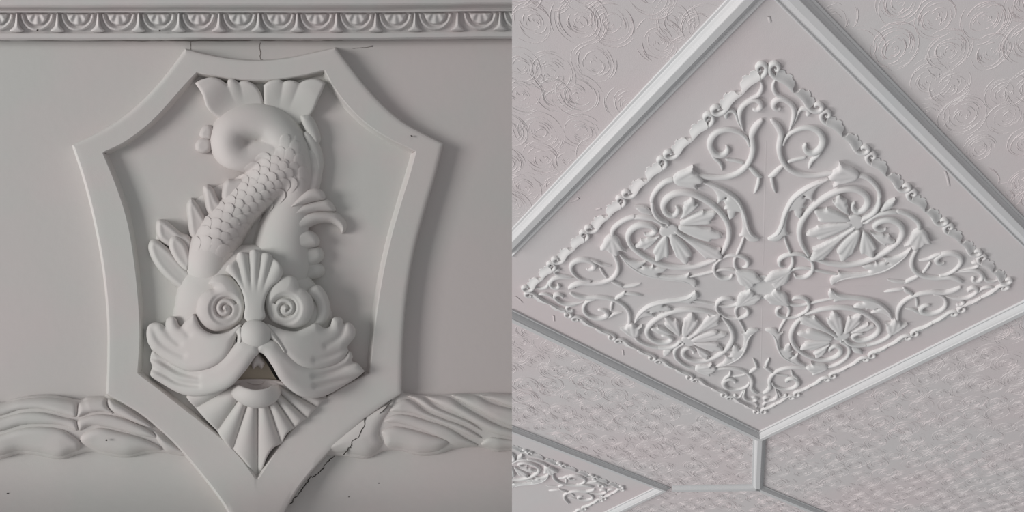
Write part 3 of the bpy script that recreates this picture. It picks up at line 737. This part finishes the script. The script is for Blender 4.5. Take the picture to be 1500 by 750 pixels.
ROS = ('rosette_leaf', [(1158, 393.5), (1149, 395.4), (1139, 396.6), (1129.5, 399.2), (1126, 403), (1119, 409.6), (1119, 409.6), (1123, 412.2), (1131.5, 413.8), (1131.5, 413.8), (1135, 411.5), (1143.5, 408.6), (1154.5, 401)], (1157, 396), [(1120, 409.4), (1127, 403.5), (1132, 413)])

def leaf_vf(entry, H=.0100, step=.0034, base0=.002, vein=.0008):
    name, outl, root, tips = entry
    poly = cr(tp(outl), 4)
    if root is not None:
        r0 = np.array(c_in(root)); tps = [np.array(c_in(t)) for t in tips]
    if name == 'leaf':
        area = (poly[:, 0] * np.roll(poly[:, 1], -1) - np.roll(poly[:, 0], -1) * poly[:, 1]).sum()
        poly = inset(poly, .0022 if area > 0 else -.0022)
    Lm = np.ptp(poly, axis=0).max()
    def hf(X, Y, d):
        h = base0 + H * (.62 + .38 * rnd(d, .012))
        if root is not None:
            dist = np.hypot(X - r0[0], Y - r0[1])
            h = h + .003 * sst(0, Lm, dist)
            bst = np.full(X.shape, 9.0)
            for t_ in tps:
                e = t_ - r0; l2 = e @ e
                q = np.clip(((X - r0[0]) * e[0] + (Y - r0[1]) * e[1]) / l2, 0, .93)
                bst = np.minimum(bst, np.hypot(X - r0[0] - q * e[0], Y - r0[1] - q * e[1]))
            h = h + vein * np.cos(bst / .0105 * math.pi)
        return h
    return relief_vf(poly, hf, step, -.001)
oct_scroll = [(nm, stroke_vf(ts(p), OH * k, n=6)) for nm, p, k in SCROLL]
oct_palm = [(nm, stroke_vf(ts(p), OH * k, n=6)) for nm, p, k in PALM]
oct_palm += [(e[0], leaf_vf(e)) for e in LEAVES]
oct_palm.append(('acanthus', merge([leaf_vf(ACANTHUS, H=.0098), stroke_vf(ts(SPINE), .0135, n=6)])))
oct_palm.append(('bud', leaf_vf(BUD, H=.0125)))
PLATE = ('root_plate', [(1252 + 12.5 * math.cos(q), 325.5 + 10.5 * math.sin(q)) for q in np.linspace(0, 2 * math.pi, 14)[:-1]], None, None)
axis_palm = [(PLATE[0], leaf_vf(PLATE, H=.0065)), (AXIS_LEAF[0], leaf_vf(AXIS_LEAF, H=.0105)), (TIP_LEAF[0], leaf_vf(TIP_LEAF, H=.0085))]
oct_ros = [('rosette_leaf', leaf_vf(ROS, H=.010))]

# border leaf 0 in side coordinates (s along the side, t outward)
R2 = 2 ** .5; OR = .828
def side(p):
    x, y = c_in(p); return ((x - y) / R2 + OR / R2, (x + y) / R2 - OR / R2)
LEAF_S = OR * R2 / 12
spine0 = [(1161.3, 134.7, 2), (1157, 128.5, 7), (1149, 121.5, 10), (1138, 115.8, 11), (1130.5, 109.8, 12), (1127.8, 102.5, 12), (1130.2, 96.3, 12), (1136.3, 94, 12), (1141, 98, 12), (1140.4, 103.2, 9), (1136.8, 104.2, 6), (1135.2, 101.6, 4)]
blade0 = [(1161.6, 135), (1149, 122), (1137, 115), (1139, 107), (1145, 104.5), (1151.3, 106.3), (1151.3, 106.3), (1151.5, 110.6), (1157, 110.4), (1162, 113.2), (1162, 113.2), (1160.4, 117), (1164, 120), (1164.4, 125), (1164.4, 125), (1161.5, 129)]
sp_ = np.array([(*side(p[:2]), p[2] * .00088) for p in spine0])
bl_ = cr(np.array([side(p) for p in blade0]), 4)
def rel_scale(V):
    return V
def bl_h(X, Y, d):
    q = seg_dist(X, Y, sp_[:8, :2])
    return .0015 + .0100 * np.exp(-(q / .013) ** 2)
b_leaf = [stroke_vf(sp_, .0105, n=5), relief_vf(bl_, bl_h, .0038, -.001)]
s_lo, s_hi = sp_[:, 0].min() - .004, sp_[:, 0].max()
def border_leaf(k):
    V, F = merge(b_leaf)
    V = V.copy()
    s_ = (V[:, 0] - s_lo) / (s_hi - s_lo) * LEAF_S
    if k % 2: s_ = LEAF_S - s_; F = F[:, ::-1]
    s_ = s_ + k * LEAF_S
    t_ = V[:, 1] + OR / R2
    sx = s_ - OR / R2
    return np.stack([(t_ + sx) / R2, (t_ - sx) / R2, V[:, 2]], 1), F
oct_border = [('curled_leaf', border_leaf(k)) for k in range(6)]

def rot(k):
    c, s_ = [(1, 0), (0, 1), (-1, 0), (0, -1)][k % 4]
    return np.array([[c, -s_], [s_, c]])
def T_of(k, mirror_diag=False, mirror_axis=False, off=(0, 0)):
    m = rot(k)
    if mirror_diag: m = m @ np.array([[0, 1], [1, 0]])
    if mirror_axis: m = m @ np.array([[-1, 0], [0, 1]])
    return (tuple(m.ravel()), off)
def visible(vf, T):
    V, F = vf
    (a, b, c, d), (ox, oy) = T
    x, y = a * V[:, 0] + b * V[:, 1] + ox, c * V[:, 0] + d * V[:, 1] + oy
    w = CP(x, y, V[:, 2])
    u = 750 + F_PX * w[:, 0] / w[:, 1]; v = 375 - F_PX * w[:, 2] / w[:, 1]
    return bool(((u > 751) & (u < 1510) & (v > -10) & (v < 760)).any())
def put(parts, parent, T):
    for nm, vf in parts:
        if visible(vf, T): cmk(nm, vf, M_ORN, parent, T=T, smooth=55)

PAL_L = ['upper right', 'upper left', 'lower left', 'lower right']
COR_L = ['top', 'left', 'bottom', 'right']
G1, G2, G3 = 'palmette scrolls on the ceiling panel', 'corner scrolls on the ceiling panel', 'leaf borders of the ceiling panel'
def base_at(x, y): return CP(np.array(x), np.array(y), np.array(0.0))
for k in range(4):
    m = rot(k)
    p = m @ np.array([.30, .30])
    pal = thing('palmette_scroll', base_at(*p), 'white plaster palmette ringed by scrolls, %s one of four on the large ceiling panel' % PAL_L[k], 'ornament', G1)
    put(oct_palm, pal, T_of(k)); put(oct_palm, pal, T_of(k, mirror_diag=True)); put(axis_palm, pal, T_of(k))
    p = m @ np.array([0, .6])
    cs_ = thing('corner_scroll', base_at(*p), 'pair of white plaster volutes filling the %s corner of the large ceiling panel' % COR_L[k], 'ornament', G2)
    put(oct_scroll, cs_, T_of(k)); put(oct_scroll, cs_, T_of(k, mirror_axis=True))
    p = m @ np.array([.41, .41])
    bo = thing('leaf_border', base_at(*p), 'row of small curled plaster leaves edging the %s side of the large ceiling panel' % PAL_L[k], 'ornament', G3)
    put(oct_border, bo, T_of(k)); put(oct_border, bo, T_of(k, mirror_diag=True))
ros = thing('leaf_rosette', base_at(0, 0), 'ring of plaster leaves round a plain disc at the middle of the large ceiling panel', 'ornament')
for k in range(4):
    put(oct_ros, ros, T_of(k)); put(oct_ros, ros, T_of(k, mirror_diag=True))
a = np.linspace(0, 2 * math.pi, 33)[:-1]
rd = .060
cmk('disc', relief_vf(np.stack([rd * np.cos(a), rd * np.sin(a)], 1), lambda X, Y, d: .0045 + 0 * X, .008, -.001), M_ORN, ros, smooth=40)

# ---- second coffer, only its right corner in view
p2 = thing('palmette_scroll', base_at(SEC[0] + .3, SEC[1] + .3), 'white plaster palmette scroll cut by the left edge of the small panel at bottom left', 'ornament')
put(oct_palm, p2, T_of(0, off=SEC)); put(oct_palm, p2, T_of(0, mirror_diag=True, off=SEC)); put(axis_palm, p2, T_of(0, off=SEC))
c2 = thing('corner_scroll', base_at(SEC[0] + .6, SEC[1]), 'white plaster volutes in the right corner of the panel at bottom left', 'ornament')
put(oct_scroll, c2, T_of(3, off=SEC)); put(oct_scroll, c2, T_of(3, mirror_axis=True, off=SEC))
b2 = thing('leaf_border', base_at(SEC[0] + .41, SEC[1] + .41), 'row of curled plaster leaves on the upper edge of the panel at bottom left', 'ornament')
put(oct_border, b2, T_of(0, off=SEC)); put(oct_border, b2, T_of(0, mirror_diag=True, off=SEC))
b3 = thing('leaf_border', base_at(SEC[0] + .41, SEC[1] - .41), 'row of curled plaster leaves on the lower right edge of the panel at bottom left', 'ornament')
put(oct_border, b3, T_of(3, off=SEC)); put(oct_border, b3, T_of(3, mirror_diag=True, off=SEC))
for e in list(scene.objects):
    if e.type == 'EMPTY' and not e.children: bpy.data.objects.remove(e)

# ---- seams of the cast panel and a few scratches
def seam(name, pts, wid, H):
    cmk(name, stroke_vf(np.array([(*p, wid) for p in pts]), H, n=2, caps=False, base=-.0002), M_CEIL, ceiling, smooth=50)
seam('seam', [(0, .11), (0, .6)], .0045, .0004); seam('seam', [(0, -.11), (0, -.5)], .0045, .0004)
seam('seam', [(.11, 0), (.5, 0)], .0045, .0004); seam('seam', [(-.11, 0), (-.5, 0)], .0045, .0004)
for q in ([(834, 296), (843, 293), (848, 290)], [(755, 434), (760, 438), (765, 443)], [(811, 462), (811.5, 470)], [(833, 424), (838, 421), (843, 422)], [(873, 307), (880, 305)], [(1126, 24), (1128, 32)], [(1384, 250), (1388, 262), (1390, 272)], [(912, 512), (913, 520)]):
    seam('scratch', [c_in(p_, 0) for p_ in q], .006, .0022)

# ---- combed swirls in the ceiling plaster
def swirls():
    sp = .104
    Vs, Fs, nb = [], [], 0
    xs = np.arange(-1.7, 2.1, sp); ys = np.arange(-2.5, 1.15, sp * .92)
    for iy, y in enumerate(ys):
        for x in xs:
            cx = x + (sp / 2 if iy % 2 else 0) + rng.normal(0, sp * .16); cy = y + rng.normal(0, sp * .16)
            if rng.random() < .02: continue
            if abs(cx) + abs(cy) < 1.03: continue
            if abs(cx - SEC[0]) + abs(cy - SEC[1]) < 1.03: continue
            w = CP(np.array(cx), np.array(cy), np.array(0.0))
            u = 750 + F_PX * w[0] / w[1]; v = 375 - F_PX * w[2] / w[1]
            if not (735 < u < 1520 and -20 < v < 770): continue
            start = rng.normal(-0.3, 1.0)
            rmax = sp * rng.uniform(.5, .68)
            r = .006
            while r < rmax:
                for rep in range(3 if r > .016 else 2):
                    if rng.random() < .18: continue
                    sw = rng.uniform(.5, 1.7)
                    a0 = start + rng.normal(0, .9) + rep * 2.1
                    n_ = 7
                    t = np.linspace(a0, a0 + sw, n_)
                    rr = r * (1 + rng.normal(0, .05)) + .0025 * np.linspace(-1, 1, n_) * rng.normal()
                    wd = rng.uniform(.0008, .0015)
                    hh = rng.uniform(.0004, .0014)
                    tap = np.sqrt(np.sin(np.linspace(.12, math.pi - .12, n_)))
                    col = []
                    for off, hv in ((-1, -.0004), (-.15, 1), (1, -.0004)):
                        q = rr + off * wd
                        col.append(np.stack([cx + q * np.cos(t), cy + q * np.sin(t), np.where(hv > 0, hh * tap, hv)], 1))
                    V = np.stack(col, 1).reshape(-1, 3)
                    ok = (np.abs(V[:, 0]) + np.abs(V[:, 1])).min() > 1.088 and (np.abs(V[:, 0] - SEC[0]) + np.abs(V[:, 1] - SEC[1])).min() > 1.088
                    if not ok: continue
                    idx = np.arange(n_ * 3).reshape(n_, 3)
                    F = np.stack([idx[:-1, :-1], idx[:-1, 1:], idx[1:, 1:], idx[1:, :-1]], -1).reshape(-1, 4)
                    Vs.append(V); Fs.append(F + nb); nb += len(V)
                r += rng.uniform(.0026, .0042)
    return np.concatenate(Vs), np.concatenate(Fs)
cmk('combed_ridge', swirls(), M_ARTEX, ceiling, smooth=None, kind='stuff')
